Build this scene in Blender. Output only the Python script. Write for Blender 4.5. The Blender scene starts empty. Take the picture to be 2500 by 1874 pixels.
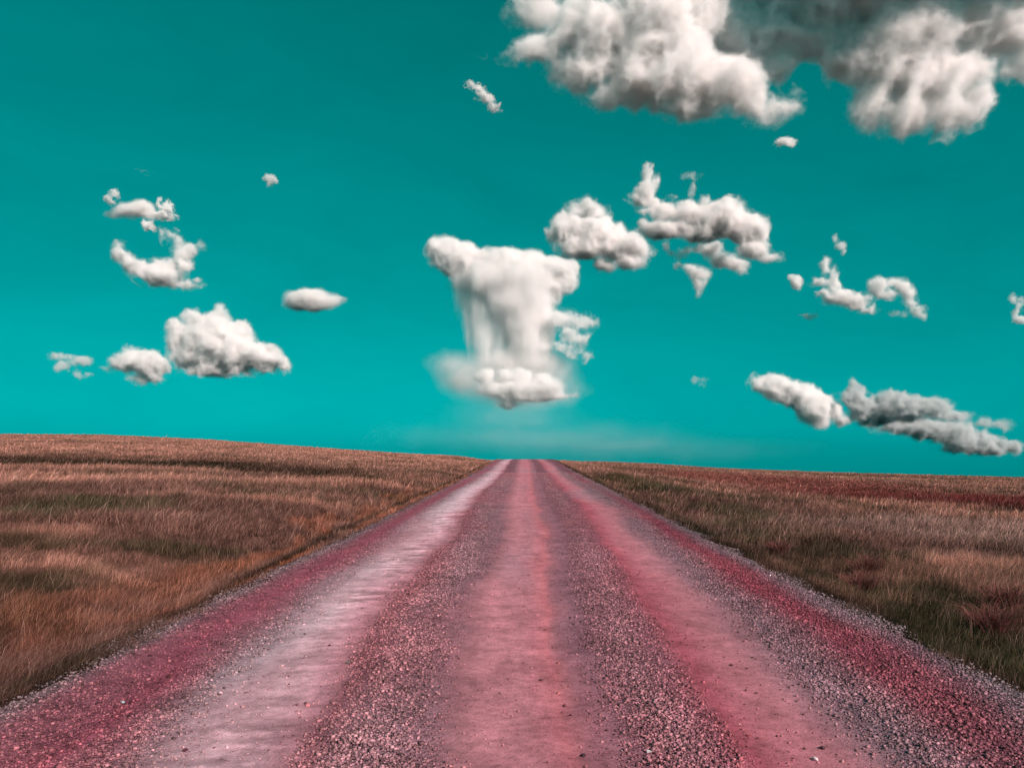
import bpy, math
import numpy as np
from mathutils import Vector

# ---------------------------------------------------------------- camera, world, sun, exposure
sc = bpy.context.scene
RAD = math.radians
F = 1947.0 / 2500.0            # focal length / frame width
EYE = 1.9
HX, HY, PW, PH = 1282.0, 1093.0, 2500.0, 1874.0
FP = F * PW

cam_d = bpy.data.cameras.new('camera')
cam = bpy.data.objects.new('camera', cam_d)
sc.collection.objects.link(cam)
cam.location = (0, 0, EYE)
cam.rotation_euler = (RAD(90), 0, 0)
cam_d.sensor_fit = 'HORIZONTAL'
cam_d.sensor_width = 36.0
cam_d.lens = 36.0 * F
cam_d.shift_x = -(HX - PW / 2) / PW
cam_d.shift_y = (HY - PH / 2) / PW
cam_d.clip_start = 0.1
cam_d.clip_end = 60000
sc.camera = cam

SUN_EL, SUN_AZ = 32.0, 140.0     # azimuth clockwise from the view direction (+Y): behind, to the right
SUN_COL = (1.0, 0.80, 0.75)
SUN_E = 5.0
sun_d = bpy.data.lights.new('sun', 'SUN')
sun_d.energy = SUN_E
sun_d.color = SUN_COL
sun_d.angle = RAD(0.5)
sun = bpy.data.objects.new('sun', sun_d)
sc.collection.objects.link(sun)
_dir = Vector((math.sin(RAD(SUN_AZ)) * math.cos(RAD(SUN_EL)), math.cos(RAD(SUN_AZ)) * math.cos(RAD(SUN_EL)), math.sin(RAD(SUN_EL))))
sun.rotation_euler = _dir.to_track_quat('Z', 'Y').to_euler()

world = bpy.data.worlds.new('World')
sc.world = world
world.use_nodes = True
nt = world.node_tree
nt.nodes.clear()
wo = nt.nodes.new('ShaderNodeOutputWorld')
bg = nt.nodes.new('ShaderNodeBackground')
sky = nt.nodes.new('ShaderNodeTexSky')
sky.sky_type = 'NISHITA'
sky.sun_disc = False
sky.sun_elevation = RAD(SUN_EL)
sky.sun_rotation = RAD(SUN_AZ)
sky.air_density = 1.0
sky.dust_density = 0.6
sky.ozone_density = 1.0
bw = nt.nodes.new('ShaderNodeRGBToBW')
pw = nt.nodes.new('ShaderNodeMath'); pw.operation = 'POWER'; pw.inputs[1].default_value = 0.62
tint = nt.nodes.new('ShaderNodeMix'); tint.data_type = 'RGBA'; tint.blend_type = 'MULTIPLY'
tint.inputs[0].default_value = 1.0
tint.inputs[7].default_value = (0.0, 0.95, 0.965, 1)
bg.inputs['Strength'].default_value = 0.1
nt.links.new(sky.outputs[0], bw.inputs[0])
nt.links.new(bw.outputs[0], pw.inputs[0])
nt.links.new(pw.outputs[0], tint.inputs[6])
wc = nt.nodes.new('ShaderNodeTexCoord'); wm = nt.nodes.new('ShaderNodeMapping'); wm.inputs['Scale'].default_value = (1.5, 1.5, 5.0); wm.inputs['Rotation'].default_value = (0.0, 0.25, 0.4)
wn = nt.nodes.new('ShaderNodeTexNoise'); wn.inputs['Scale'].default_value = 1.6; wn.inputs['Detail'].default_value = 6; wn.inputs['Roughness'].default_value = 0.6; wn.inputs['Distortion'].default_value = 0.6
wr = nt.nodes.new('ShaderNodeMapRange'); wr.inputs[1].default_value = 0.3; wr.inputs[2].default_value = 0.75; wr.inputs[3].default_value = 0.95; wr.inputs[4].default_value = 1.13
wx = nt.nodes.new('ShaderNodeMix'); wx.data_type = 'RGBA'; wx.blend_type = 'MULTIPLY'; wx.inputs[0].default_value = 1
nt.links.new(wc.outputs['Generated'], wm.inputs[0]); nt.links.new(wm.outputs[0], wn.inputs['Vector']); nt.links.new(wn.outputs['Fac'], wr.inputs[0])
nt.links.new(tint.outputs[2], wx.inputs[6]); nt.links.new(wr.outputs[0], wx.inputs[7])
nt.links.new(wx.outputs[2], bg.inputs['Color'])
nt.links.new(bg.outputs[0], wo.inputs['Surface'])

sc.view_settings.view_transform = 'Standard'
sc.view_settings.look = 'None'
sc.view_settings.exposure = 0.3
sc.view_settings.gamma = 1.0
sc.cycles.max_bounces = 16
sc.cycles.diffuse_bounces = 4
sc.cycles.transmission_bounces = 4
sc.cycles.glossy_bounces = 2
sc.cycles.transparent_max_bounces = 64
sc.cycles.volume_bounces = 12
sc.cycles.use_denoising = True
sc.cycles.caustics_reflective = False

# ---------------------------------------------------------------- helpers
rng = np.random.default_rng(11)
C = sc.collection

def lin(c):
    c = np.asarray(c, float) / 255.0
    return np.where(c <= 0.04045, c / 12.92, ((c + 0.055) / 1.055) ** 2.4)

LIGHT = np.array([1.03, 0.98, 0.94])     # light on level ground per unit of albedo
def alb(*c):
    return np.clip(lin(c) / LIGHT, 0.002, 0.85)

_lat = rng.random((64, 64, 64)).astype(np.float32) * 2 - 1
def noise3(x, y, z):
    xi = np.floor(x).astype(np.int64); yi = np.floor(y).astype(np.int64); zi = np.floor(z).astype(np.int64)
    fx = (x - xi).astype(np.float32); fy = (y - yi).astype(np.float32); fz = (z - zi).astype(np.float32)
    fx = fx * fx * (3 - 2 * fx); fy = fy * fy * (3 - 2 * fy); fz = fz * fz * (3 - 2 * fz)
    x0 = xi & 63; x1 = (xi + 1) & 63; y0 = yi & 63; y1 = (yi + 1) & 63; z0 = zi & 63; z1 = (zi + 1) & 63
    a = _lat[x0, y0, z0] * (1 - fx) + _lat[x1, y0, z0] * fx
    b = _lat[x0, y1, z0] * (1 - fx) + _lat[x1, y1, z0] * fx
    c = _lat[x0, y0, z1] * (1 - fx) + _lat[x1, y0, z1] * fx
    d = _lat[x0, y1, z1] * (1 - fx) + _lat[x1, y1, z1] * fx
    a = a * (1 - fy) + b * fy
    c = c * (1 - fy) + d * fy
    return a * (1 - fz) + c * fz

def fbm(x, y, z=0.0, octaves=4, gain=0.5):
    s = 0.0; a = 1.0; t = 0.0
    z = np.zeros_like(x) + z
    for k in range(octaves):
        s = s + a * noise3(x + 17.3 * k, y + 9.1 * k, z + 5.7 * k)
        t += a; a *= gain
        x = x * 2.03; y = y * 2.03; z = z * 2.03
    return s / t

def smooth(a, b, x):
    t = np.clip((x - a) / (b - a), 0, 1)
    return t * t * (3 - 2 * t)

def mesh_obj(name, verts, faces, mat, cols=None, parent=None, smooth_shade=False, per_loop=None):
    """verts (n,3), faces (m,k) index array; one mesh object"""
    me = bpy.data.meshes.new(name)
    verts = np.ascontiguousarray(verts, dtype=np.float32)
    faces = np.ascontiguousarray(faces, dtype=np.int32)
    m, k = faces.shape
    me.vertices.add(len(verts)); me.vertices.foreach_set('co', verts.ravel())
    me.loops.add(m * k); me.loops.foreach_set('vertex_index', faces.ravel())
    me.polygons.add(m)
    me.polygons.foreach_set('loop_start', np.arange(0, m * k, k, dtype=np.int32))
    me.polygons.foreach_set('loop_total', np.full(m, k, dtype=np.int32))
    if smooth_shade:
        me.polygons.foreach_set('use_smooth', np.ones(m, dtype=bool))
    if cols is not None:
        at = me.color_attributes.new('col', 'FLOAT_COLOR', 'POINT')
        c4 = np.ones((len(verts), 4), np.float32); c4[:, :3] = cols
        at.data.foreach_set('color', c4.ravel())
    me.update(calc_edges=True)
    me.materials.append(mat)
    o = bpy.data.objects.new(name, me)
    C.objects.link(o)
    if parent is not None:
        o.parent = parent
    return o

def tag(o, label=None, cat=None, group=None, kind=None):
    if label: o['label'] = label
    if cat: o['category'] = cat
    if group: o['group'] = group
    if kind: o['kind'] = kind
    return o

def new_mat(name):
    m = bpy.data.materials.new(name); m.use_nodes = True
    n = m.node_tree; n.nodes.clear()
    out = n.nodes.new('ShaderNodeOutputMaterial')
    return m, n, out

# ---------------------------------------------------------------- terrain shape
SKY_U = np.array([-2500, -600, 0, 250, 500, 750, 1000, 1100, 1150, 1200, 1240, 1340, 1450, 1600, 1750, 2000, 2250, 2500, 3100, 5000.])
SKY_V = np.array([1050, 1051, 1055, 1057, 1068, 1086, 1103, 1107, 1113, 1121, 1123, 1122, 1122, 1128, 1139, 1149, 1156, 1163, 1170, 1172.])

def road_z(y):
    return 0.22 * smooth(40, 110, y) - 0.00022 * np.clip(y - 104, 0, 60) ** 2 - 0.0264 * np.clip(y - 164, 0, None)

def road_mid(y):
    return 0.06 * np.sin(y / 31.0) * smooth(10, 60, y)

def road_half(y):
    return 3.93 + 0.25 * smooth(60, 118, y)

def ground_z(x, y):
    yy = np.maximum(y, 9.0)
    t = x / yy
    u = HX + FP * t
    e = (HY - np.interp(u, SKY_U, SKY_V)) / FP
    yr = np.where(x < 0, 170.0, 150.0) + 14 * np.sin(t * 9.0) + 20 * smooth(0.2, 0.6, np.abs(t))
    zr = EYE + yr * e - 0.35
    s = np.maximum(y, 0) / yr
    p = np.where(x < 0, 1.35, 1.0)
    up = zr * np.power(np.minimum(s, 1.0), p)
    # a swale that runs across the field before the last rise
    q = (s - 0.31) / 0.05
    up = up - 0.40 * np.exp(-q * q) * smooth(-6, -26, x)
    q = (s - 0.42) / 0.10
    up = up - 0.45 * np.exp(-q * q) * smooth(10, 26, x)
    over = np.clip(s - 1.0, 0, None)
    z = up - yr * 0.09 * over * over / (0.25 + over)
    z = z + 0.22 * fbm(x / 14.0 + 3, y / 17.0, 1.5, 3) * smooth(5, 14, np.abs(x)) * smooth(0, 0.4, 1.08 - np.minimum(s, 1.0) + 0.0)
    w = smooth(4.2, 11.0, np.abs(x - road_mid(y)))
    rz = road_z(y)
    z = rz * (1 - w) + z * w
    ax = np.abs(x - road_mid(y)) - (road_half(y) - 3.93)
    # verge: a small drop from the road's shoulder, a shallow ditch, then the field
    z = z - 0.05 - 0.13 * smooth(3.9, 4.5, ax) - 0.16 * smooth(4.4, 5.2, ax) * (1 - smooth(5.2, 7.5, ax))
    z = z + 0.10 * smooth(4.6, 8.0, ax)
    return z

# ---------------------------------------------------------------- field colours (dry grass, green patches, dark bands, reddish stands)
STRAW = alb(178, 126, 110); TAWNY = alb(116, 82, 73); ORANGE = alb(146, 84, 60)
GREEN = alb(58, 54, 38); RED = alb(124, 58, 56); PALE = alb(176, 138, 128); DARK = alb(42, 38, 28)

#           x,    y,   rx,  ry, colour, amount   (metres on the ground)
PATCH = [(-12, 22, 3.0, 2.4, GREEN, .9), (-19, 25, 4.0, 2.0, DARK, .55), (-8.6, 15.8, 3.0, 1.2, GREEN, .8), (-13.5, 14.2, 3.0, 1.6, DARK, .55),
         (-7.2, 11.2, 1.4, 1.0, GREEN, .8), (-10.5, 10.3, 2.4, 1.6, GREEN, .75), (-7.5, 8.2, 1.5, .8, DARK, .5), (-20, 42, 6, 3, GREEN, .4),
         (-44, 60, 14, 4, GREEN, .45), (-26, 30, 6, 2.0, GREEN, .5), (-9, 34, 4, 1.6, GREEN, .5), (-11, 48, 5, 2, GREEN, .45),
         (34, 54, 20, 19, RED * .55, .97), (26, 88, 15, 26, RED * .9, .6), (16, 22, 11, 7, PALE * .7, .3), (62, 132, 50, 5, GREEN, .7), (7.2, 52, 2.5, 15, GREEN, .85), (14, 100, 6, 14, GREEN, .5),
         (8.6, 40, 1.6, 6, GREEN, .6), (6.1, 24, 1.0, 14, GREEN, .7), (5.0, 10, .8, 7, GREEN, .95), (9.4, 13, 2.6, 2.8, GREEN, .55), (7.6, 8.8, 1.5, 1.3, DARK, .75),
         (14, 17, 4, 3, GREEN, .35), (18, 27, 6, 3.5, PALE * .75, .5), (13, 22, 3, 2.5, PALE * .75, .4), (-24, 36, 16, 4.5, STRAW, .7), (-30, 55, 22, 7, STRAW, .7),
         (-5.6, 10.4, .6, 2.2, ORANGE, .3), (-5.4, 14.5, .5, 3.0, ORANGE, .5), (-8, 7.6, 3, 1.4, DARK, .35), (-11, 12, 3, 1.2, DARK, .6), (-5.0, 28, .5, 15, ORANGE, .45), (-6.2, 7.2, 1.0, .8, ORANGE, .35),
         (7.5, 19, 1.6, 3, TAWNY, .6), (-9.5, 130, 3, 22, GREEN, .6), (-30, 138, 40, 6, STRAW, .4)]

def field_col(x, y):
    x = np.asarray(x, float); y = np.asarray(y, float)
    n1 = fbm(x / 9.0, y / 7.0, 0.3, 4)[:, None]
    n2 = fbm(x / 3.1 + 40, y / 2.4, 2.3, 4)[:, None]
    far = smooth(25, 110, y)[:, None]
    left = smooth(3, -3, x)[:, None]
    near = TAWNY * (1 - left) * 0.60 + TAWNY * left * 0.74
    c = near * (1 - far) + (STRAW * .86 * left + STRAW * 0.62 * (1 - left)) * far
    c = c * (1 - smooth(0.0, 0.5, n1)) + (STRAW * 0.62 + ORANGE * 0.10 + TAWNY * .25) * smooth(0.0, 0.5, n1)
    k = smooth(0.05, 0.42, n2) * 0.72
    c = c * (1 - k) + GREEN * k
    wx = x + 1.2 * fbm(x / 2.0, y / 2.0, 7.0, 3) * (1 + y / 30); wy = y + 1.4 * fbm(x / 2.2, y / 2.2, 11.0, 3) * (1 + y / 30)
    for (px, py, rx, ry, pc, am) in PATCH:
        r = np.sqrt(((wx - px) / rx) ** 2 + ((wy - py) / ry) ** 2)
        k = (smooth(1.25, 0.55, r) * am)[:, None]
        c = c * (1 - k) + pc * k
    # hollow of the swale on the left: a dark band, then a green one farther off
    yr = 170.0 + 14 * np.sin(x / np.maximum(y, 9) * 9.0)
    s = y / yr + 0.03 * fbm(x / 12.0, y / 12.0, 3.0, 2)
    k = (np.exp(-((s - 0.325 - .03 * smooth(-10, -30, x)) / 0.048) ** 2) * smooth(-6, -14, x) * .92)[:, None]
    c = c * (1 - k) + DARK * .75 * k
    k = (np.exp(-((s - 0.70) / 0.03) ** 2) * smooth(-30, -60, x) * .6)[:, None]
    c = c * (1 - k) + GREEN * k
    # ditch and verge: shade painted dark into the grass, then orange grass
    ax = np.abs(x - road_mid(y))
    nn = fbm(x / 1.2, y / 2.5, 70.0, 3)
    side = left[:, 0]
    cen = 4.22 + .45 * smooth(10, 20, y) * side
    k = (np.exp(-((ax - cen) / (0.24 + .12 * (1 - side))) ** 2) * (.55 + .35 * smooth(-.3, .2, nn)))[:, None]
    c = c * (1 - k) + (DARK * .8) * k
    k = (np.exp(-((ax - 4.12) / 0.20) ** 2) * smooth(9, 15, y) * side * smooth(-.4, .1, nn) * .9)[:, None]
    c = c * (1 - k) + ORANGE * .95 * k
    return np.clip(c, 0.003, 1)

# terrain sheet
def build_ground():
    ys = np.concatenate([np.linspace(-60, 0, 16)[:-1], np.linspace(0, 40, 160), 40 * (2200 / 40.0) ** (np.linspace(0, 1, 300)[1:])])
    core = np.arange(-10, 10.01, 0.2)
    k = (np.linspace(0, 1, 130)[1:]) ** 1.7
    X = []
    for y in ys:
        W = 60 + 1.25 * max(y, 0)
        X.append(np.concatenate([-(10 + (W - 10) * k)[::-1], core, 10 + (W - 10) * k]))
    X = np.array(X); Y = np.repeat(ys[:, None], X.shape[1], 1)
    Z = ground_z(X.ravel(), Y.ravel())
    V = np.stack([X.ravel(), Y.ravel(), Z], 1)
    nr, nc = X.shape
    a = (np.arange(nr - 1)[:, None] * nc + np.arange(nc - 1)[None, :]).ravel()
    Fc = np.stack([a, a + 1, a + nc + 1, a + nc], 1)
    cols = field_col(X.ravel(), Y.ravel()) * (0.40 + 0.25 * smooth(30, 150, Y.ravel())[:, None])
    m, n, out = new_mat('field_soil')
    at = n.nodes.new('ShaderNodeAttribute'); at.attribute_name = 'col'
    tc = n.nodes.new('ShaderNodeTexCoord')
    mp = n.nodes.new('ShaderNodeMapping'); mp.inputs['Scale'].default_value = (1.0, 0.35, 1.0)
    ns = n.nodes.new('ShaderNodeTexNoise'); ns.inputs['Scale'].default_value = 2.2; ns.inputs['Detail'].default_value = 8; ns.inputs['Roughness'].default_value = 0.75
    mr = n.nodes.new('ShaderNodeMapRange'); mr.inputs[1].default_value = 0.3; mr.inputs[2].default_value = 0.7; mr.inputs[3].default_value = 0.55; mr.inputs[4].default_value = 1.6
    mx = n.nodes.new('ShaderNodeMix'); mx.data_type = 'RGBA'; mx.blend_type = 'MULTIPLY'; mx.inputs[0].default_value = 1
    bs = n.nodes.new('ShaderNodeBsdfDiffuse')
    n.links.new(tc.outputs['Object'], mp.inputs[0]); n.links.new(mp.outputs[0], ns.inputs['Vector'])
    n.links.new(ns.outputs['Fac'], mr.inputs[0])
    n.links.new(at.outputs['Color'], mx.inputs[6]); n.links.new(mr.outputs[0], mx.inputs[7])
    n.links.new(mx.outputs[2], bs.inputs['Color']); n.links.new(bs.outputs[0], out.inputs['Surface'])
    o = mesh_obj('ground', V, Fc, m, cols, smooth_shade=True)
    tag(o, kind='structure')
build_ground()

# ---------------------------------------------------------------- road
#          x from the middle, colour, gravel amount 0..1
BANDS = [(-4.10, (116, 102, 108), .75), (-3.85, (134, 110, 118), .85), (-3.62, (148, 86, 100), .45), (-3.25, (154, 74, 92), .35), (-2.95, (156, 98, 112), .50),
         (-2.70, (160, 128, 138), .40), (-2.45, (186, 156, 164), .12), (-2.15, (202, 168, 176), .03), (-1.88, (200, 156, 166), .03), (-1.66, (180, 124, 134), .15),
         (-1.50, (158, 100, 112), .70), (-1.20, (172, 124, 136), 1.0), (-0.90, (162, 118, 130), .85), (-0.68, (150, 104, 116), .35), (-0.50, (168, 106, 114), .06),
         (-0.25, (196, 120, 130), .02), (0.05, (188, 114, 124), .02), (0.30, (196, 106, 114), .03), (0.42, (160, 98, 108), .05), (0.62, (148, 98, 112), .18),
         (0.85, (156, 102, 116), .75), (1.15, (168, 112, 126), 1.0), (1.42, (162, 94, 110), .70), (1.62, (178, 82, 96), .10), (1.90, (188, 106, 116), .03),
         (2.15, (184, 112, 122), .03), (2.38, (162, 110, 120), .20), (2.62, (154, 116, 130), .80), (2.95, (156, 106, 120), 1.0), (3.20, (152, 86, 102), .85),
         (3.45, (148, 80, 96), .85), (3.68, (138, 98, 112), .85), (3.95, (128, 112, 120), .80), (4.2, (110, 100, 106), .6)]
BANDS = [(x_, tuple(np.array(c_, float) * (1 - .18) + .18 * np.array([np.mean(c_) * 1.12, np.mean(c_) * .93, np.mean(c_) * .95])), g_) for x_, c_, g_ in BANDS]
BX = np.array([b[0] for b in BANDS]); BC = np.array([alb(*b[1]) for b in BANDS]); BG = np.array([b[2] for b in BANDS])

def road_warp(x, y):
    xr = (x - road_mid(y)) / (road_half(y) / 3.93)
    kk = np.interp(y, [3.5, 4.7, 10, 25, 60], [.86, .88, 1.0, 1.14, 1.12])
    w = smooth(2.9, 3.8, np.abs(xr))
    xr = xr / kk * (1 - w) + xr * w
    return xr + 0.16 * fbm(x / 3.0, y / 9.0, 4.0, 3) + 0.14 * fbm(x / .5, y / 1.6, 6.0, 3)

def ripple(x, y):
    w = fbm(x / .35, y / .5, 23.0, 3)
    return fbm(x / .38 + .8 * w, y / .13 + 1.2 * w, 20.0, 4) * (.55 + .9 * smooth(-.3, .4, fbm(x / 1.0, y / 1.3, 27.0, 2)))

def gravel_amt(x, y):
    g = np.interp(road_warp(x, y), BX, BG)
    return np.clip(g * (1.0 + 0.7 * fbm(x / .6, y / 1.5, 9.0, 4)), 0, 1.2)

def road_col(x, y, base=0.0):
    xs = road_warp(x, y)
    c = np.stack([np.interp(xs, BX, BC[:, i]) for i in range(3)], 1)
    # the dye comes and goes along the road
    pink = alb(178, 104, 114); pale = alb(186, 152, 162); crimson = alb(160, 48, 72); grey = alb(148, 136, 146)
    n = fbm(x / 1.6, y / 8.0, 12.0, 4)[:, None]
    far = smooth(16, 75, y)[:, None]
    c = c * (1 - 0.32 * far) + (pink * .8 + pale * .25) * 0.32 * far
    k = smooth(0.05, 0.5, n) * 0.40
    c = c * (1 - k) + pink * k
    k = smooth(0.10, 0.5, -n) * 0.30
    c = c * (1 - k) + grey * .8 * k
    kk = (np.exp(-((xs - 3.25) / .26) ** 2) * np.exp(-((y - 14) / 9.0) ** 2) * .55)[:, None]
    c = c * (1 - kk) + crimson * kk
    # washboard ripples, paler crests and darker troughs: irregular lines across the left track
    r = ripple(x, y)[:, None]
    tr = (np.exp(-((xs + 1.98) / .34) ** 2))[:, None]
    c = c * (1 + 0.50 * tr * smooth(-.2, .5, r) - 0.32 * tr * smooth(.0, .5, -r))
    cr = (np.exp(-((xs - 0.0) / .45) ** 2))[:, None]
    c = c * (1 + 0.14 * cr * r)
    c = c * (1 + 0.30 * fbm(x / .22, y / .3, 30.0, 4) + .28 * fbm(x / .07, y / .06, 31.0, 3))[:, None]
    c = c * (1 + 0.10 * fbm(x / 2.5, y / 5.0, 33.0, 3))[:, None]
    gg = np.interp(xs, BX, BG)[:, None]
    c = c * (1 + (.06 - .12 * base) * gg)
    return np.clip(c, 0.004, 0.9)

def road_surf(x, y):
    xs = road_warp(x, y)
    g = np.interp(xs, BX, BG)
    z = road_z(y) + 0.05 * (1 - (np.clip(np.abs(x - road_mid(y)) / 4.0, 0, 1.1)) ** 2) - 0.05
    z = z + 0.020 * g - 0.012
    tr = np.exp(-((xs + 1.98) / .36) ** 2)
    z = z + tr * 0.010 * ripple(x, y)
    z = z + 0.010 * g * fbm(x / .10, y / .10, 40.0, 3) + 0.003 * fbm(x / .3, y / .3, 44.0, 3)
    return z

def build_road():
    ys = np.concatenate([np.linspace(-40, 2.5, 40)[:-1], 2.5 * (240 / 2.5) ** np.linspace(0, 1, 1150)])
    q = np.linspace(-1, 1, 330)
    Y = np.repeat(ys[:, None], len(q), 1)
    edge = 0.20 * fbm(np.zeros_like(ys) + 5.0, ys / .7, 2.0, 4)
    edge2 = 0.20 * fbm(np.zeros_like(ys) + 25.0, ys / .7, 2.0, 4)
    hw = road_half(ys)[:, None] + np.where(q[None, :] < 0, edge[:, None], edge2[:, None]) + 0.1
    X = q[None, :] * hw + road_mid(ys)[:, None]
    x = X.ravel(); y = Y.ravel()
    z = road_surf(x, y)
    lip = np.abs(np.repeat(q[None, :], len(ys), 0).ravel())
    z = z - 0.16 * smooth(0.965, 1.0, lip)
    V = np.stack([x, y, z], 1)
    nr, nc = X.shape
    a = (np.arange(nr - 1)[:, None] * nc + np.arange(nc - 1)[None, :]).ravel()
    Fc = np.stack([a, a + 1, a + nc + 1, a + nc], 1)
    cols = road_col(x, y, 4.2)
    m, n, out = new_mat('road_gravel')
    at = n.nodes.new('ShaderNodeAttribute'); at.attribute_name = 'col'
    ga = n.nodes.new('ShaderNodeAttribute'); ga.attribute_name = 'grit'
    tc = n.nodes.new('ShaderNodeTexCoord')
    vo = n.nodes.new('ShaderNodeTexVoronoi'); vo.inputs['Scale'].default_value = 38; vo.inputs['Randomness'].default_value = 1
    v2 = n.nodes.new('ShaderNodeTexVoronoi'); v2.inputs['Scale'].default_value = 14
    ns = n.nodes.new('ShaderNodeTexNoise'); ns.inputs['Scale'].default_value = 60; ns.inputs['Detail'].default_value = 6; ns.inputs['Roughness'].default_value = 0.8
    for t in (vo, v2, ns): n.links.new(tc.outputs['Object'], t.inputs['Vector'])
    sx = n.nodes.new('ShaderNodeSeparateColor'); n.links.new(vo.outputs['Color'], sx.inputs[0])
    s2 = n.nodes.new('ShaderNodeSeparateColor'); n.links.new(v2.outputs['Color'], s2.inputs[0])
    def math_(op, a, b):
        k = n.nodes.new('ShaderNodeMath'); k.operation = op
        for i, v in enumerate((a, b)):
            if isinstance(v, (int, float)): k.inputs[i].default_value = v
            else: n.links.new(v, k.inputs[i])
        return k.outputs[0]
    cell = math_('MULTIPLY', math_('SUBTRACT', math_('ADD', sx.outputs[0], s2.outputs[1]), 1.0), math_('MULTIPLY', ga.outputs['Fac'], 0.85))
    fine = math_('MULTIPLY', math_('SUBTRACT', ns.outputs['Fac'], 0.5), 1.1)
    n3 = n.nodes.new('ShaderNodeTexNoise'); n3.inputs['Scale'].default_value = 16; n3.inputs['Detail'].default_value = 5; n3.inputs['Roughness'].default_value = 0.7
    n4 = n.nodes.new('ShaderNodeTexNoise'); n4.inputs['Scale'].default_value = 42; n4.inputs['Detail'].default_value = 2
    for t in (n3, n4): n.links.new(tc.outputs['Object'], t.inputs['Vector'])
    pit = n.nodes.new('ShaderNodeMapRange'); pit.inputs[1].default_value = .60; pit.inputs[2].default_value = .70; pit.inputs[3].default_value = 0; pit.inputs[4].default_value = -.42
    n.links.new(n4.outputs['Fac'], pit.inputs[0])
    fine = math_('ADD', math_('ADD', fine, pit.outputs[0]), math_('MULTIPLY', math_('SUBTRACT', n3.outputs['Fac'], 0.5), 0.9))
    val = math_('ADD', math_('ADD', cell, fine), 1.03)
    mx = n.nodes.new('ShaderNodeMix'); mx.data_type = 'RGBA'; mx.blend_type = 'MULTIPLY'; mx.inputs[0].default_value = 1
    n.links.new(at.outputs['Color'], mx.inputs[6]); n.links.new(val, mx.inputs[7])
    bp = n.nodes.new('ShaderNodeBump'); bp.inputs['Distance'].default_value = 0.02; bp.inputs['Strength'].default_value = 0.9
    hh = math_('ADD', math_('MULTIPLY', vo.outputs['Distance'], math_('MULTIPLY', ga.outputs['Fac'], -1.6)), math_('MULTIPLY', ns.outputs['Fac'], 0.5))
    n.links.new(hh, bp.inputs['Height'])
    bs = n.nodes.new('ShaderNodeBsdfDiffuse')
    n.links.new(mx.outputs[2], bs.inputs['Color']); n.links.new(bp.outputs[0], bs.inputs['Normal'])
    n.links.new(bs.outputs[0], out.inputs['Surface'])
    o = mesh_obj('road', V, Fc, m, cols, smooth_shade=True)
    ag = o.data.attributes.new('grit', 'FLOAT', 'POINT')
    ag.data.foreach_set('value', gravel_amt(x, y).astype(np.float32))
    tag(o, kind='structure')
build_road()

# ---------------------------------------------------------------- loose gravel
def stone_mat(name):
    m, n, out = new_mat(name)
    at = n.nodes.new('ShaderNodeAttribute'); at.attribute_name = 'col'
    bs = n.nodes.new('ShaderNodeBsdfPrincipled'); bs.inputs['Roughness'].default_value = 0.85
    bs.inputs['Specular IOR Level'].default_value = 0.25
    n.links.new(at.outputs['Color'], bs.inputs['Base Color']); n.links.new(bs.outputs[0], out.inputs['Surface'])
    return m
STONE_M = stone_mat('gravel_stone')

OCT_V = np.array([[1, 0, 0], [-1, 0, 0], [0, 1, 0], [0, -1, 0], [0, 0, 1], [0, 0, -1]], float)
OCT_F = np.array([[0, 2, 4], [2, 1, 4], [1, 3, 4], [3, 0, 4], [2, 0, 5], [1, 2, 5], [3, 1, 5], [0, 3, 5]])
CUB_V = np.array([[sx, sy, sz] for sx in (-1, 1) for sy in (-1, 1) for sz in (-1, 1)], float) * 0.72
CUB_F = np.array([[0, 1, 3], [0, 3, 2], [4, 6, 7], [4, 7, 5], [0, 4, 5], [0, 5, 1], [2, 3, 7], [2, 7, 6], [0, 2, 6], [0, 6, 4], [1, 5, 7], [1, 7, 3]])

def stones(x, y, size, base_v, base_f, lift=0.15, tone=None):
    n = len(x); k = len(base_v)
    P = base_v[None] * (1 + rng.uniform(-.38, .38, (n, k, 3))) 
    P = P * np.stack([rng.uniform(.8, 1.35, n), rng.uniform(.7, 1.1, n), rng.uniform(.5, .85, n)], 1)[:, None, :]
    a = rng.uniform(0, 2 * np.pi, n); b = rng.normal(0, .45, n)
    ca, sa, cb, sb = np.cos(a), np.sin(a), np.cos(b), np.sin(b)
    X = P[..., 0]; Yv = P[..., 1]; Z = P[..., 2]
    Y2 = Yv * cb[:, None] - Z * sb[:, None]; Z2 = Yv * sb[:, None] + Z * cb[:, None]
    X3 = X * ca[:, None] - Y2 * sa[:, None]; Y3 = X * sa[:, None] + Y2 * ca[:, None]
    r = (size / 2)[:, None]
    V = np.stack([X3 * r + x[:, None], Y3 * r + y[:, None], Z2 * r + (road_surf(x, y) + size * lift)[:, None]], 2)
    Fc = base_f[None] + (np.arange(n) * k)[:, None, None]
    c = road_col(x, y)
    lum = c.mean(1, keepdims=True)
    g = rng.random((n, 1))
    c = c * (1 - .24 * g) + lum * np.array([1.0, .98, 1.0]) * .24 * g
    t = np.clip(rng.normal(0, .34, (n, 1)), -.9, .55)
    pick = rng.random((n, 1))
    m = np.exp(t) * np.where(pick < .16, .34, 1.0) * np.where(pick > .95, 1.25, 1.0)
    c = np.clip(c * np.array([1.08, .94, .89]) * m * (0.82 if tone is None else tone), .004, .8)
    return V.reshape(-1, 3), Fc.reshape(-1, 3), np.repeat(c, k, 0)

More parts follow.
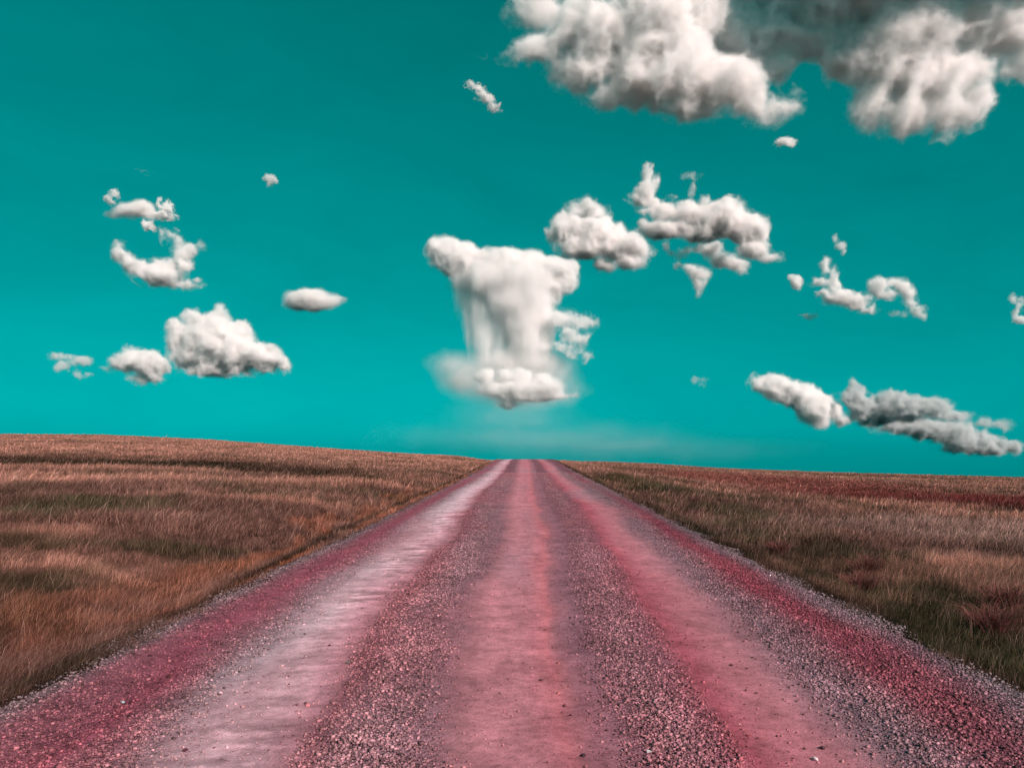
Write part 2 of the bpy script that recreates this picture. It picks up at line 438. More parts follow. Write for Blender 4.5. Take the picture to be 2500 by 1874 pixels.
def scatter(n, y0, y1, keep, smin, smax, power=2.0, kind='oct'):
    # log-uniform along the road: as dense per picture area near and far
    u = rng.random(n)
    if power == 2.0:
        y = 1 / (1 / y0 + u * (1 / y1 - 1 / y0))
    else:
        y = y0 * (y1 / y0) ** u
    x = rng.uniform(-4.3, 4.3, n) + road_mid(y)
    ok = rng.random(n) < keep(x, y)
    ok &= np.abs(x - road_mid(y)) < road_half(y) + .02 + .16 * rng.random(n) ** 2 + .22 * fbm(x * 0 + np.sign(x) * 15, y / .8, 5.0, 4)
    x = x[ok]; y = y[ok]
    s = smin * (smax / smin) ** (rng.random(len(x)) ** 1.8)
    return x, y, s

parts = []
x, y, s = scatter(330000, 3.6, 60, lambda x, y: gravel_amt(x, y) * .95 + .008, .008, .025, 1.0)
parts.append(stones(x, y, s * (1 + y / 60), OCT_V, OCT_F))
x, y, s = scatter(90000, 3.4, 16, lambda x, y: np.clip(gravel_amt(x, y) - .1, 0, 1) + .006, .013, .034, 1.0)
parts.append(stones(x, y, s, CUB_V, CUB_F))
x, y, s = scatter(160000, 3.4, 11, lambda x, y: 0.22 + .5 * gravel_amt(x, y), .004, .010, 1.0)
parts.append(stones(x, y, s, OCT_V, OCT_F))
off = 0; VV = []; FF = []; CC = []
for v, f, c in parts:
    VV.append(v); FF.append(f + off); CC.append(c); off += len(v)
g = mesh_obj('gravel', np.concatenate(VV), np.concatenate(FF), STONE_M, np.concatenate(CC))
tag(g, 'loose pink and grey gravel lying in long rows along the road', 'gravel', kind='stuff')

# the few larger stones one can pick out on the smooth tracks
def big_stone(x, y, size, col, label, seed):
    r = np.random.default_rng(seed)
    import bmesh
    bm = bmesh.new()
    bmesh.ops.create_icosphere(bm, subdivisions=2, radius=size * .36)
    cuts = [(Vector(r.normal(size=3)).normalized(), r.uniform(.20, .30) * size) for _ in range(9)]
    for v in bm.verts:
        for nrm, dd in cuts:
            q = v.co.dot(nrm)
            if q > dd: v.co -= nrm * (q - dd)
        v.co.z *= .68; v.co.x *= 1.25
    me = bpy.data.meshes.new('stone'); bm.to_mesh(me); bm.free()
    at = me.color_attributes.new('col', 'FLOAT_COLOR', 'POINT')
    for i in range(len(me.vertices)):
        f = r.uniform(.85, 1.15)
        at.data[i].color = (*(alb(*col) * f), 1)
    me.materials.append(STONE_M)
    o = bpy.data.objects.new('stone', me); C.objects.link(o)
    o.location = (x, y, float(road_surf(np.array([x]), np.array([y]))[0]) + size * .14)
    o.rotation_euler = (r.uniform(-.2, .2), r.uniform(-.2, .2), r.uniform(0, 6))
    tag(o, label, 'stone', 'larger stones lying loose on the road')
for q in [(1.785, 4.91, .055, (214, 180, 184), 'pale pink stone on the right track near the bottom edge of the photo'),
          (.770, 4.97, .050, (205, 190, 192), 'whitish stone at the inner edge of the right gravel row, near the bottom edge'),
          (1.90, 5.10, .055, (74, 48, 54), 'dark stone beside a pale one on the smooth right track'),
          (-2.16, 5.07, .050, (80, 40, 50), 'dark red stone alone low on the pale left track'),
          (-1.62, 5.95, .050, (190, 110, 112), 'pinkish stone where the pale track meets the left gravel row'),
          (-1.58, 7.10, .060, (92, 84, 84), 'grey stone on the upper part of the left gravel row edge'),
          (-3.05, 6.05, .050, (160, 166, 168), 'light grey stone on the crimson left shoulder'),
          (-1.90, 7.75, .045, (84, 44, 52), 'small dark stone in the middle of the rippled pale track'),
          (1.82, 7.05, .045, (70, 46, 52), 'small dark stone alone on the right track farther up the road'),
          (.36, 4.95, .050, (60, 38, 44), 'black flat stone on the pink centre strip near the bottom edge')]:
    big_stone(*q, seed=int(abs(q[0]) * 100))

# ---------------------------------------------------------------- grass
def grass_mat():
    m, n, out = new_mat('dry_grass')
    at = n.nodes.new('ShaderNodeAttribute'); at.attribute_name = 'col'
    d = n.nodes.new('ShaderNodeBsdfDiffuse'); t = n.nodes.new('ShaderNodeBsdfTranslucent')
    mx = n.nodes.new('ShaderNodeMixShader'); mx.inputs[0].default_value = 0.18
    n.links.new(at.outputs['Color'], d.inputs['Color']); n.links.new(at.outputs['Color'], t.inputs['Color'])
    n.links.new(d.outputs[0], mx.inputs[1]); n.links.new(t.outputs[0], mx.inputs[2]); n.links.new(mx.outputs[0], out.inputs['Surface'])
    return m

def blades(x, y, h, w, col, lean, droop=None):
    n = len(x)
    z = ground_z(x, y) - 0.02
    az = rng.uniform(0, np.pi, n)
    wx = np.cos(az) * w / 2; wy = np.sin(az) * w / 2
    lx, ly = lean
    if droop is None: droop = rng.uniform(.2, .7, n)
    p0 = np.stack([x, y, z], 1)
    m1 = p0 + np.stack([lx * h * .35, ly * h * .35, h * .55], 1)
    p2 = p0 + np.stack([lx * h * 1.0, ly * h * 1.0, h * (1 - .35 * droop)], 1)
    wv = np.stack([wx, wy, np.zeros(n)], 1)
    V = np.stack([p0 - wv, p0 + wv, m1 - wv * .8, m1 + wv * .8, p2], 1).reshape(-1, 3)
    i = np.arange(n) * 5
    T = np.concatenate([np.stack([i, i + 1, i + 3], 1), np.stack([i, i + 3, i + 2], 1), np.stack([i + 2, i + 3, i + 4], 1)])
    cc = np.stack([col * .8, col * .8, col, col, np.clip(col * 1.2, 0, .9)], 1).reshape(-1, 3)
    return V, T, cc

def field_points(n, y0, y1, power, span=0.74, inner=0.0):
    u = rng.random(n)
    if power == 2: y = 1 / (1 / y0 + u * (1 / y1 - 1 / y0))
    else: y = y0 * (y1 / y0) ** u
    half = span * y + 3.0
    x = rng.choice([-1.0, 1.0], n) * (inner * y + 3.0 * (inner > 0) + rng.random(n) * (half - inner * y - 3.0 * (inner > 0)))
    ok = np.abs(x - road_mid(y)) > road_half(y) - 0.04 + rng.random(n) * .16 + .36 * fbm(x * 0 + np.sign(x) * 9, y / .8, 61.0, 4)
    return x[ok], y[ok]

gp = []
def add_grass(n, y0, y1, power, hmin, hmax, wfun, **kw):
    x, y = field_points(n, y0, y1, power, **kw)
    m = len(x)
    ax = np.abs(x - road_mid(y)) - (road_half(y) - 3.93)
    clump = fbm(x / .30, y / .36, 50.0, 3)
    patch = fbm(x / 2.5, y / 2.5, 52.0, 3)
    h = rng.uniform(hmin, hmax, m) * np.clip(1 + 1.1 * clump + .5 * patch, .25, 2)
    h = h * (0.50 + 0.50 * smooth(3.9, 5.6, ax))
    tall = rng.random(m) < .025
    h = h * np.where(tall, 1.7, 1.0)
    gust = fbm(x / 3.0, y / 4.0, 55.0, 3)
    lx = 0.34 + .30 * gust + rng.normal(0, .30, m)
    ly = 0.10 + rng.normal(0, .32, m)
    c = field_col(x, y) * (1 + .8 * np.clip(clump, -.6, .6))[:, None]
    hue = rng.random((m, 1))
    c = c * np.exp(rng.normal(0, .36, (m, 1)) * (1 - .6 * smooth(30, 140, y))[:, None])
    c = c * np.exp(.55 * fbm(x / 1.1, y / .9, 81.0, 3) + .3 * fbm(x / 4.0, y / 2.5, 83.0, 2))[:, None]
    c = np.where(tall[:, None], c * .6 + PALE * .35, c)
    pk = rng.random((m, 1)) < .07 * (1 - .8 * smooth(30, 100, y))[:, None]
    c = np.where(pk, np.clip(c * 1.35 + PALE * .25, 0, .8), c)
    c = c * (1 - .20 * hue) + np.roll(c, 0, 1) * .20 * hue * np.array([1.15, .95, .8])
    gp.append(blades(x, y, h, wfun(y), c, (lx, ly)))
add_grass(800000, 4.0, 32, 1, .09, .21, lambda y: .0024 + y * .00014)
add_grass(380000, 18, 210, 2, .16, .30, lambda y: .0045 + y * .00042)
add_grass(160000, 60, 230, 1, .14, .24, lambda y: .010 + y * .0007)

add_grass(150000, 3.0, 200, 1, .12, .26, lambda y: .009 + y * .0008, span=1.6, inner=.74)

# bent tussocks on the right verge
def tussocks():
    spots = [(5.6, 9.6, .5), (6.3, 8.9, .6), (7.3, 9.4, .55), (5.9, 8.1, .5), (7.0, 8.0, .6), (8.3, 8.8, .5), (6.5, 10.8, .45), (5.3, 12.6, .4), (6.0, 14.0, .45), (8.0, 11.0, .5), (5.4, 17.0, .4)]
    for (sx, sy, r) in spots:
        n = 420
        a = rng.uniform(0, 2 * np.pi, n); q = rng.random(n) ** .7 * .16
        x = sx + np.cos(a) * q; y = sy + np.sin(a) * q
        side = rng.choice([-1, 1], n, p=[.45, .55])
        lx = np.cos(a) * .5 + side * rng.uniform(.2, .9, n); ly = np.sin(a) * .5
        h = rng.uniform(.3, .62, n) * (r / .5)
        c = np.where(rng.random((n, 1)) < .5, TAWNY * .75, RED * .8 + PALE * .15) * np.exp(rng.normal(0, .35, (n, 1)))
        gp.append(blades(x, y, h, np.full(n, .006), c, (lx, ly), rng.uniform(.5, 1.2, n)))
tussocks()
off = 0; VV = []; FF = []; CC = []
for v, f, c in gp:
    VV.append(v); FF.append(f + off); CC.append(c); off += len(v)
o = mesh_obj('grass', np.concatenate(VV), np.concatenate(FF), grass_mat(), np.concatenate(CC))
tag(o, 'dry wind-bent prairie grass in tawny, rust and dark green patches', 'grass', kind='stuff')

# ---------------------------------------------------------------- clouds: closed bodies of cloud droplets (volume)
_mats = {}
def cloud_mat(sigma, col, film):
    key = (round(sigma, 9), col, film)
    if key in _mats: return _mats[key]
    m, n, out = new_mat('cloud_vapour')
    v = n.nodes.new('ShaderNodeVolumeScatter')
    v.inputs['Color'].default_value = (*col, 1)
    v.inputs['Density'].default_value = sigma
    v.inputs['Anisotropy'].default_value = 0.0
    ab = n.nodes.new('ShaderNodeVolumeAbsorption'); ab.inputs['Color'].default_value = (*col, 1); ab.inputs['Density'].default_value = sigma
    ad = n.nodes.new('ShaderNodeAddShader')
    n.links.new(v.outputs[0], ad.inputs[0]); n.links.new(ab.outputs[0], ad.inputs[1])
    n.links.new(ad.outputs[0], out.inputs['Volume'])
    if film:      # an added, nearly clear surface film around the dense body
        tr = n.nodes.new('ShaderNodeBsdfTransparent'); df = n.nodes.new('ShaderNodeBsdfDiffuse'); df.inputs['Color'].default_value = (.9, .9, .9, 1)
        mx = n.nodes.new('ShaderNodeMixShader'); mx.inputs[0].default_value = 0.01
        n.links.new(tr.outputs[0], mx.inputs[1]); n.links.new(df.outputs[0], mx.inputs[2]); n.links.new(mx.outputs[0], out.inputs['Surface'])
    _mats[key] = m
    return m
WHITE = (0.998, 0.988, 0.985)
SHADE_GREY = (0.80, 0.83, 0.835)  # absorbing grey: cloud shade put into the colour of the low right clouds

def surface_nets(Fd, org, st, iso):
    G = Fd - iso
    sgn = G > 0
    a = sgn[:-1, :-1, :-1].astype(np.int8)
    cnt = np.zeros_like(a)
    for dx in (0, 1):
        for dy in (0, 1):
            for dz in (0, 1):
                cnt += sgn[dx:dx + a.shape[0], dy:dy + a.shape[1], dz:dz + a.shape[2]]
    act = (cnt > 0) & (cnt < 8)
    if not act.any(): return None, None
    ci = np.argwhere(act)
    idx = np.full(act.shape, -1, np.int64); idx[act] = np.arange(len(ci))
    acc = np.zeros((len(ci), 3)); num = np.zeros(len(ci))
    for ax in range(3):
        o1, o2 = [k for k in range(3) if k != ax]
        for u in (0, 1):
            for w in (0, 1):
                p = ci.copy(); p[:, o1] += u; p[:, o2] += w
                q = p.copy(); q[:, ax] += 1
                g0 = G[p[:, 0], p[:, 1], p[:, 2]]; g1 = G[q[:, 0], q[:, 1], q[:, 2]]
                cr = (g0 > 0) != (g1 > 0)
                t = np.where(cr, g0 / np.where(cr, g0 - g1, 1), 0)
                pos = p.astype(float); pos[:, ax] += t
                acc += pos * cr[:, None]; num += cr
    V = acc / num[:, None] * st + org
    Q = []
    for ax in range(3):
        o1, o2 = [k for k in range(3) if k != ax]
        sl0 = [slice(None)] * 3; sl1 = [slice(None)] * 3
        sl0[ax] = slice(0, -1); sl1[ax] = slice(1, None)
        s0 = sgn[tuple(sl0)]; s1 = sgn[tuple(sl1)]
        e = np.argwhere(s0 != s1)
        e = e[(e[:, o1] > 0) & (e[:, o2] > 0) & (e[:, o1] < act.shape[o1]) & (e[:, o2] < act.shape[o2])]
        c = []
        for (u, w) in ((0, 0), (1, 0), (1, 1), (0, 1)):
            k = e.copy(); k[:, o1] -= u; k[:, o2] -= w
            c.append(idx[k[:, 0], k[:, 1], k[:, 2]])
        c = np.stack(c, 1)
        flip = s0[e[:, 0], e[:, 1], e[:, 2]]
        if ax == 1: flip = ~flip
        c[~flip] = c[~flip][:, ::-1]
        Q.append(c)
    return V, np.concatenate(Q)

def cloud_dist(p, blobs, warp, wav, seed):
    q0 = p
    if warp:
        a = p / (wav * 1.6) + seed * 2.3
        q0 = p + warp * np.stack([fbm(a[:, 0], a[:, 1], a[:, 2], 3), fbm(a[:, 0] + 31, a[:, 1], a[:, 2] + 7, 3), fbm(a[:, 0], a[:, 1] + 19, a[:, 2], 2)], 1)
    d = np.full(len(p), -1e3, np.float32)
    for b in blobs:
        bx, by, rx, ry = b[:4]
        rz = b[4] if len(b) > 4 else 0.9 * math.sqrt(rx * ry) + 4
        bz = b[5] if len(b) > 5 else 0.0
        q = np.sqrt(((q0[:, 0] - bx) / rx) ** 2 + ((q0[:, 1] - by) / ry) ** 2 + ((q0[:, 2] - bz) / rz) ** 2)
        di = (1 - q) * min(rx, ry, rz)
        k = min(max(0.45 * min(rx, ry), 4.0), 16.0)
        hh = np.clip(0.5 + 0.5 * (di - d) / k, 0, 1)
        d = d * (1 - hh) + di * hh + k * hh * (1 - hh)
    return d

def cloud_noise(p, wav, seed, stretch=1.0, octaves=6):
    x, y, z = (p / wav).T
    y = y / stretch
    rot = stretch == 1.0
    if rot: x, y, z = .80 * x + .45 * y - .40 * z, -.50 * x + .86 * y - .03 * z, .33 * x + .22 * y + .92 * z
    s = 0.0; a = 1.0; t = 0
    for k in range(octaves):
        nn = noise3(x + seed * 3.7 + 7 * k, y + seed * 1.9, z + seed + 3 * k)
        s = s + a * ((0.44 - 1.8 * np.abs(nn)) if (k < 3 and stretch == 1.0) else nn * 1.3)
        t += a; a *= 0.61
        x = x * 2.07; y = y * 2.07; z = z * 2.07
        if rot: x, y, z = .60 * x + .64 * y - .48 * z, -.77 * x + .60 * y - .20 * z, .16 * x + .48 * y + .86 * z
    return s / t

def make_cloud(name, label, cat, blobs, dist, amp=9.0, wav=34.0, mfp=6.5, vox=2.2, seed=1, group=None, stretch=1.0, warp=11.0, bias=2.0, col=WHITE, levels=None, soft=False):
    """levels: (iso depth, share of the density); the last one is the body, the others thinner fringes around it"""
    if not soft: amp = amp * 2.1
    if levels is None: levels = [(-4.0, .04), (-1.0, .15), (2.5, .50), (7.0, 1.0)]
    B = np.array([[b[0], b[1], b[2], b[3]] for b in blobs], float)
    lim = amp * (.6 if not soft else 1.0) + warp * .7
    low = lim + 3 + max(bias, 0) - min(l[0] for l in levels)
    E = []
    for b in blobs:
        rz = b[4] if len(b) > 4 else 0.9 * math.sqrt(b[2] * b[3]) + 4
        bz = b[5] if len(b) > 5 else 0.0
        g = 1 + low / min(b[2], b[3], rz)
        g = min(g, 1 + 2.2 * low / min(b[2], b[3], rz))
        w = [min(r * g, r + 60 + low) for r in (b[2], b[3], rz)]
        E.append([b[0] - w[0], b[1] - w[1], bz - w[2], b[0] + w[0], b[1] + w[1], bz + w[2]])
    E = np.array(E); lo = E[:, :3].min(0); hi = E[:, 3:].max(0)
    ax = [np.arange(lo[k], hi[k] + vox, vox).astype(np.float32) for k in range(3)]
    shp = tuple(len(a) for a in ax)
    gx, gy, gz = np.meshgrid(*ax, indexing='ij')
    P = np.stack([gx.ravel(), gy.ravel(), gz.ravel()], 1)
    d = cloud_dist(P, blobs, 0, wav, seed)
    near = (d > -low) & (d < lim + 4 + max(l[0] for l in levels))
    Fd = np.where(d > 0, 50.0, -50.0).astype(np.float32)
    p = P[near]
    f = cloud_dist(p, blobs, warp, wav, seed) + bias + amp * cloud_noise(p, wav, seed, stretch)
    Fd[near] = f
    Fd = Fd.reshape(shp)
    for k in range(3):
        sl = [slice(None)] * 3
        for e in (0, -1):
            sl[k] = e; Fd[tuple(sl)] = -50
    s = dist / FP
    cx, cy = float((lo[0] + hi[0]) / 2), float(B[:, 1].max())
    objs = []
    for li, (iso, share) in enumerate(levels):
        V, Q = surface_nets(Fd, lo, vox, iso)
        if V is None: continue
        W = np.stack([(V[:, 0] - cx) * s, V[:, 2] * s, (cy - V[:, 1]) * s], 1)
        body = li == len(levels) - 1
        o = mesh_obj(name if body else 'fringe', W, Q, cloud_mat(share / (mfp * s), col, body), smooth_shade=True)
        objs.append((o, body))
    root = objs[-1][0]
    for o, body in objs[:-1]: o.parent = root
    root.location = ((cx - HX) * s, dist, EYE + (HY - cy) * s)
    tag(root, label, cat, group)
    return root

FAIR = 'fair-weather clouds over the prairie'
def wisp(label, blobs, dist, seed, thin=.8, **k):
    a = dict(amp=8.0, wav=16.0, mfp=6.0 / thin ** 2.3, vox=1.7, warp=6.0, bias=1.0, levels=[(-1.8, .25), (0, .6), (2.5, 1.0)])
    a.update(k)
    return make_cloud('cloud_wisp', label, 'cloud wisp', blobs, dist, seed=seed, group='small torn cloud wisps', **a)
def cumulus(label, blobs, dist, seed, **k):
    return make_cloud('cloud', label, 'cloud', blobs, dist, seed=seed, group=FAIR, **k)

# upper right: the bright mass
cumulus('broad bright cloud mass with ragged lower edge, top centre-right, touching the frame',
    [(1312, 14, 54, 44), (1322, 124, 66, 30), (1282, 126, 38, 20), (1419, 172, 68, 46), (1463, 80, 115, 80), (1584, 70, 130, 90), (1601, 185, 112, 70), (1721, 206, 110, 58),
     (1800, 206, 58, 56), (1807, 262, 34, 28), (1700, 258, 60, 22), (1893, 262, 44, 24), (1850, 250, 40, 14), (1690, 20, 90, 60), (1650, 120, 80, 60), (1500, 225, 50, 22)],
    2300, 3, vox=3.6, mfp=17, levels=[(-9, .04), (-3, .14), (4, .45), (13, 1.0)], amp=23, wav=66, warp=24, bias=9)
cumulus('dark grey-bellied cloud mass in the top right corner beside the bright one',
    [(1841, 80, 110, 62), (1889, 20, 120, 60), (1904, 160, 30, 24), (1990, 79, 80, 60), (2053, 142, 56, 54), (2116, 20, 170, 70, 150), (2148, 127, 105, 85, 110), (2243, 80, 110, 80, 110),
     (2259, 206, 105, 75), (2132, 237, 50, 38), (2227, 285, 100, 42), (2306, 285, 38, 42), (2376, 250, 34, 42), (2340, 180, 60, 40), (2400, 45, 120, 80), (2440, 100, 70, 36), (2490, 160, 46, 34), (2500, 60, 80, 60),
     (2120, -120, 260, 110, 190, -170), (2420, -120, 220, 100, 160, -120), (2080, -35, 130, 55, 110, -130)],  # lobes added above the frame, nearer the sun, to darken the visible top
    2400, 8, vox=3.8, mfp=17, levels=[(-9, .04), (-3, .14), (4, .45), (13, 1.0)], amp=23, wav=68, warp=24, bias=9)
wisp('small pale wisp just under the ragged edge of the big bright cloud mass', [(1917, 350, 20, 9), (1928, 344, 8, 8)], 2300, 5)
wisp('slanting feathery white wisp alone high up left of the big cloud mass', [(1150, 208, 9, 4), (1166, 218, 10, 5), (1176, 236, 11, 7), (1190, 240, 14, 9), (1206, 262, 13, 8)], 2600, 7, thin=.9, amp=9)

# right middle group
cumulus('plump cloud with grey cap, right above the anvil of the tall pillar cloud',
    [(1378, 537, 26, 20), (1384, 558, 42, 34), (1457, 571, 70, 38), (1510, 599, 62, 34), (1558, 613, 34, 13), (1418, 604, 60, 28), (1474, 646, 24, 14), (1538, 638, 32, 14), (1346, 571, 18, 16),
     (1434, 511, 46, 22), (1430, 492, 14, 14), (1476, 533, 14, 14)], 4200, 12, amp=8, wav=34)
cumulus('small upright cloud with a hooked tip above the long grey-bellied cloud',
    [(1583, 411, 11, 10), (1580, 440, 13, 26), (1580, 472, 22, 24), (1562, 489, 28, 14), (1597, 487, 12, 12), (1600, 445, 6, 14)], 3500, 13, amp=8, wav=22)
cumulus('long heavy cloud with grey belly in the middle right of the sky',
    [(1586, 512, 20, 8), (1622, 520, 34, 24), (1678, 520, 48, 30), (1748, 537, 70, 42), (1776, 503, 32, 15), (1716, 493, 9, 10), (1636, 559, 68, 20), (1706, 568, 48, 22), (1832, 562, 44, 38), (1841, 612, 40, 20), (1877, 629, 20, 8), (1568, 545, 14, 12)],
    3500, 14, amp=8, wav=36)
cumulus('slanting pink-white cloud strip tucked under the long grey-bellied cloud',
    [(1698, 604, 26, 8), (1740, 610, 22, 17), (1762, 635, 28, 16), (1796, 646, 24, 15), (1806, 662, 10, 8)], 3700, 15, amp=7, wav=24)
cumulus('small grey carrot-shaped cloud pointing down below the slanting strip',
    [(1687, 657, 15, 10), (1706, 672, 22, 16), (1708, 692, 12, 16), (1706, 706, 5, 10)], 3900, 16, amp=6, wav=20)
wisp('thin leaf-shaped wisp directly under the left end of the long cloud', [(1626, 606, 7, 12), (1634, 618, 9, 7)], 3700, 17, thin=.6)
wisp('faint flat wisp above the ring-shaped one, under the long cloud', [(1662, 624, 15, 7), (1656, 634, 6, 7)], 3700, 18, thin=.45)
wisp('faint round ring-like wisp left of the carrot-shaped cloud', [(1653, 650, 9, 8)], 3800, 19, thin=.5)
wisp('faint thready wisps high above the long grey-bellied cloud', [(1688, 430, 16, 5), (1692, 455, 5, 10), (1684, 472, 7, 9), (1640, 482, 7, 3)], 3300, 20, thin=.35)

# left group
cumulus('small smooth arched cloud, highest of the left-hand group',
    [(340, 512, 36, 19), (306, 514, 20, 12), (288, 522, 16, 5), (366, 526, 16, 12)], 3400, 21, amp=4, wav=26)
wisp('lacy curled puff touching the right end of the small arched cloud', [(394, 496, 10, 9), (412, 510, 12, 12), (405, 526, 18, 8), (390, 526, 8, 8), (364, 550, 14, 11)], 3400, 22, amp=11, wav=12, thin=.95)
wisp('tiny torn tuft at the upper left of the small arched cloud', [(280, 474, 6, 9), (272, 488, 8, 9), (263, 487, 6, 4)], 3300, 23, amp=9, wav=12)
cumulus('ragged horseshoe-shaped cloud open upward, below the small arched cloud',
    [(294, 606, 15, 14), (290, 622, 18, 16), (312, 645, 18, 22), (342, 650, 20, 18), (385, 675, 58, 26), (409, 647, 26, 16), (447, 622, 24, 22), (433, 588, 8, 18), (424, 572, 8, 6), (466, 613, 16, 14), (486, 604, 10, 8), (454, 651, 16, 16), (450, 693, 24, 6), (400, 576, 4, 9)],
    4000, 24, amp=8, wav=24)
wisp('tiny speck of cloud off the lower right of the horseshoe-shaped cloud', [(481, 685, 8, 5)], 4000, 25, thin=.6)
cumulus('big brilliant white heaped cloud with jagged towers, the largest on the left side',
    [(430, 800, 16, 20), (437, 835, 24, 36), (464, 772, 16, 12), (478, 785, 18, 16), (512, 800, 50, 30), (540, 766, 13, 16), (522, 776, 20, 14), (530, 830, 88, 46), (588, 812, 28, 28), (564, 866, 102, 36), (495, 878, 70, 26), (530, 903, 72, 18),
     (650, 878, 34, 28), (662, 855, 18, 12), (691, 891, 16, 17), (440, 890, 14, 10)], 9000, 26, amp=9, wav=30)
cumulus('small smooth loaf-shaped cloud floating alone right of the horseshoe-shaped cloud',
    [(753, 733, 54, 26), (725, 730, 26, 20), (801, 738, 28, 15), (833, 730, 9, 5), (716, 745, 22, 14)], 5000, 27, amp=3.5, wav=30)
cumulus('lumpy pinkish-grey cloud next on the left of the big brilliant heaped cloud',
    [(323, 867, 22, 17), (334, 884, 55, 25), (371, 893, 36, 32), (274, 891, 18, 13), (358, 922, 32, 12), (320, 850, 8, 6)], 8000, 28, amp=8, wav=22)
wisp('broken dull grey cloud scraps farthest left above the plain', [(145, 871, 20, 6), (152, 895, 15, 12), (200, 881, 22, 11), (172, 872, 6, 4), (193, 912, 7, 10), (218, 916, 4, 4)], 8000, 29, thin=.5, amp=7, wav=18)
wisp('tiny white triangular puff high up between the left clouds and the pillar cloud', [(656, 434, 10, 7), (664, 438, 10, 5), (658, 444, 4, 8)], 3000, 30, amp=4)
wisp('hardly visible thin smear above the small arched cloud', [(356, 421, 14, 4), (370, 419, 4, 4)], 3000, 31, thin=.22)

# the pillar cloud in the middle
pillar = bpy.data.objects.new('pillar_cloud', None); C.objects.link(pillar)
pillar.location = ((1275 - HX) * 9000 / FP, 9000, EYE + (HY - 960) * 9000 / FP)
tag(pillar, 'tall anvil-topped cloud pillar with streaming veils above the end of the road', 'cloud', FAIR)
def pillar_part(name, blobs, **k):
    o = make_cloud(name, None, None, blobs, k.pop('dist', 9000), **k)
    o.location = o.location - pillar.location
    o.parent = pillar
    return o
pillar_part('anvil', [(1076, 612, 33, 26), (1104, 622, 56, 34), (1118, 644, 50, 32), (1127, 625, 56, 30), (1165, 652, 62, 36), (1241, 646, 76, 34), (1296, 650, 52, 34), (1355, 655, 46, 28), (1398, 657, 13, 18), (1377, 685, 34, 26), (1357, 718, 12, 18), (1195, 688, 60, 22), (1335, 700, 44, 28)],
    seed=32, amp=6, wav=34)
pillar_part('stem', [(1238, 684, 106, 36, 66), (1268, 728, 76, 58, 66), (1284, 785, 58, 60, 56), (1290, 840, 46, 56), (1278, 885, 64, 28), (1326, 800, 20, 60), (1232, 735, 30, 46)],
    seed=33, amp=10, wav=26, bias=9, stretch=5.0, soft=True, mfp=14, levels=[(-5, .1), (0, .25), (6, .5), (12, 1.0)])
pillar_part('veil', [(1170, 720, 62, 78, 40), (1190, 810, 48, 75, 36), (1186, 880, 30, 30, 30), (1175, 850, 10, 40, 14), (1225, 780, 40, 90, 30)],
    seed=34, amp=22, wav=20, stretch=7.0, soft=True, mfp=42, levels=[(-4, .15), (1, .35), (6, .7), (11, 1.0)])
pillar_part('base_mist', [(1105, 880, 66, 36, 50), (1150, 915, 85, 55, 60), (1215, 890, 80, 45, 60), (1345, 905, 74, 50, 60), (1270, 945, 165, 60, 70)],
    seed=35, amp=10, wav=50, soft=True, warp=20, vox=3, bias=-2, mfp=105, levels=[(-8, .08), (-2, .17), (4, .3), (10, .45), (17, .7), (25, 1.0)])
cumulus('thin torn cloud clinging to the right side of the pillar cloud',
    [(1368, 780, 40, 22), (1422, 788, 36, 16), (1448, 785, 10, 14), (1356, 846, 42, 9), (1404, 857, 22, 15), (1431, 869, 11, 9), (1420, 825, 20, 20), (1390, 815, 26, 20)],
    8800, 36, amp=12, wav=24, mfp=22)
cumulus('dense low cloud with white domes and slate belly under the pillar cloud',
    [(1181, 917, 26, 17), (1165, 928, 12, 6), (1229, 915, 24, 15), (1271, 918, 28, 18), (1326, 924, 24, 20), (1271, 948, 100, 20), (1295, 966, 78, 17), (1247, 985, 25, 9), (1360, 966, 30, 9), (1330, 945, 44, 20)],
    8300, 37, amp=5, wav=26)

# right group
wisp('small kite-shaped wisp high on the right below the dark grey-bellied mass', [(2053, 600, 12, 11), (2040, 582, 5, 8), (2058, 614, 5, 7)], 3900, 40, amp=4, thin=.6)
wisp('small blunt white scrap left of the stepped torn cloud on the right', [(1945, 692, 13, 17), (1932, 677, 6, 5)], 4200, 41, amp=4, thin=.85)
cumulus('torn cloud stepping down to a white bar between two smaller scraps on the right',
    [(2015, 648, 12, 16), (2005, 688, 22, 7), (2033, 680, 7, 20), (2038, 700, 10, 10), (2052, 726, 36, 18), (2092, 734, 30, 19), (2120, 754, 17, 8), (2016, 716, 14, 8)], 4300, 42, amp=8, wav=20)
cumulus('small rounded white puff between the stepped torn cloud and the drooping crescent', [(2142, 699, 19, 22), (2165, 719, 18, 9), (2150, 714, 16, 12)], 4300, 43, amp=5, wav=18)
cumulus('drooping crescent cloud tapering down at the right',
    [(2180, 688, 20, 9), (2202, 702, 20, 16), (2215, 720, 13, 18), (2226, 744, 7, 14), (2243, 762, 12, 10), (2254, 772, 6, 6)], 4300, 44, amp=6, wav=18)
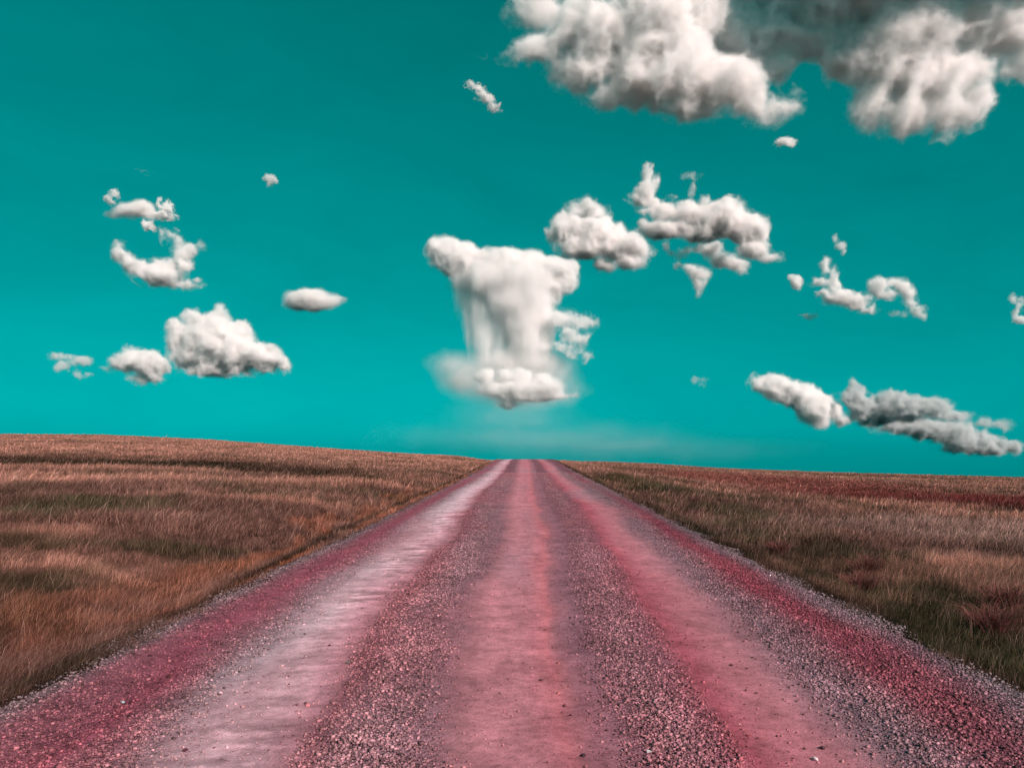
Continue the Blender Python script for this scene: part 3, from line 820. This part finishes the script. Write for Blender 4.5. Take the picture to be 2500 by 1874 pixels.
wisp('low flat faint scrap below the stepped torn cloud', [(1977, 771, 15, 5)], 4400, 45, thin=.5)
wisp('faint double wisp beneath the drooping crescent cloud', [(2185, 763, 13, 5), (2208, 767, 6, 7)], 4400, 46, thin=.3)
wisp('thin hook of cloud cut off by the right edge of the photo', [(2472, 730, 6, 10), (2482, 756, 4, 22), (2494, 782, 14, 9), (2496, 735, 5, 8)], 4500, 47, thin=.75, amp=5)
wisp('faint dotted wisp alone above the plain right of the pillar cloud', [(1698, 926, 8, 8), (1718, 924, 7, 4), (1716, 938, 5, 4)], 8500, 48, thin=.35)
cumulus('wedge-shaped cloud with bright crest low on the right, left end of the pair',
    [(1843, 928, 9, 12), (1856, 940, 18, 14), (1888, 944, 44, 26), (1938, 961, 50, 28), (1984, 990, 48, 34), (1996, 1020, 40, 20), (2040, 1004, 20, 24), (2058, 1030, 14, 12)], 9000, 49, amp=7, wav=26)
cumulus('long sloping grey-shaded cloud low on the right with a dark streak in its middle',
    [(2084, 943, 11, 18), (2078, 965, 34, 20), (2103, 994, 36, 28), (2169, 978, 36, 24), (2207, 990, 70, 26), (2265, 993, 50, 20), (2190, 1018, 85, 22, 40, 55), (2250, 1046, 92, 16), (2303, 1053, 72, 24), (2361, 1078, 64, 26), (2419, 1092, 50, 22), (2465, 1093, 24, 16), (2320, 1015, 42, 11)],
    9000, 50, col=SHADE_GREY, amp=8, wav=28)
cumulus('small grey streak above the tail of the long sloping grey-shaded cloud', [(2400, 1030, 18, 14), (2430, 1036, 30, 9), (2452, 1042, 10, 8)], 9000, 51, col=SHADE_GREY, amp=7, wav=20, mfp=16)

# pale veil lying along the horizon
make_cloud('cloud_veil', 'pale thin veil of cloud low over the horizon behind the end of the road', 'cloud veil',
    [(1300, 1065, 420, 55, 60), (1500, 1085, 480, 45, 60), (1250, 1010, 180, 60, 60)], 12000, amp=14, wav=90, seed=60, soft=True, warp=24, vox=6, bias=-2, mfp=1100, levels=[(-8, .1), (0, .2), (8, .4), (16, .6), (24, .8), (32, 1.0)])
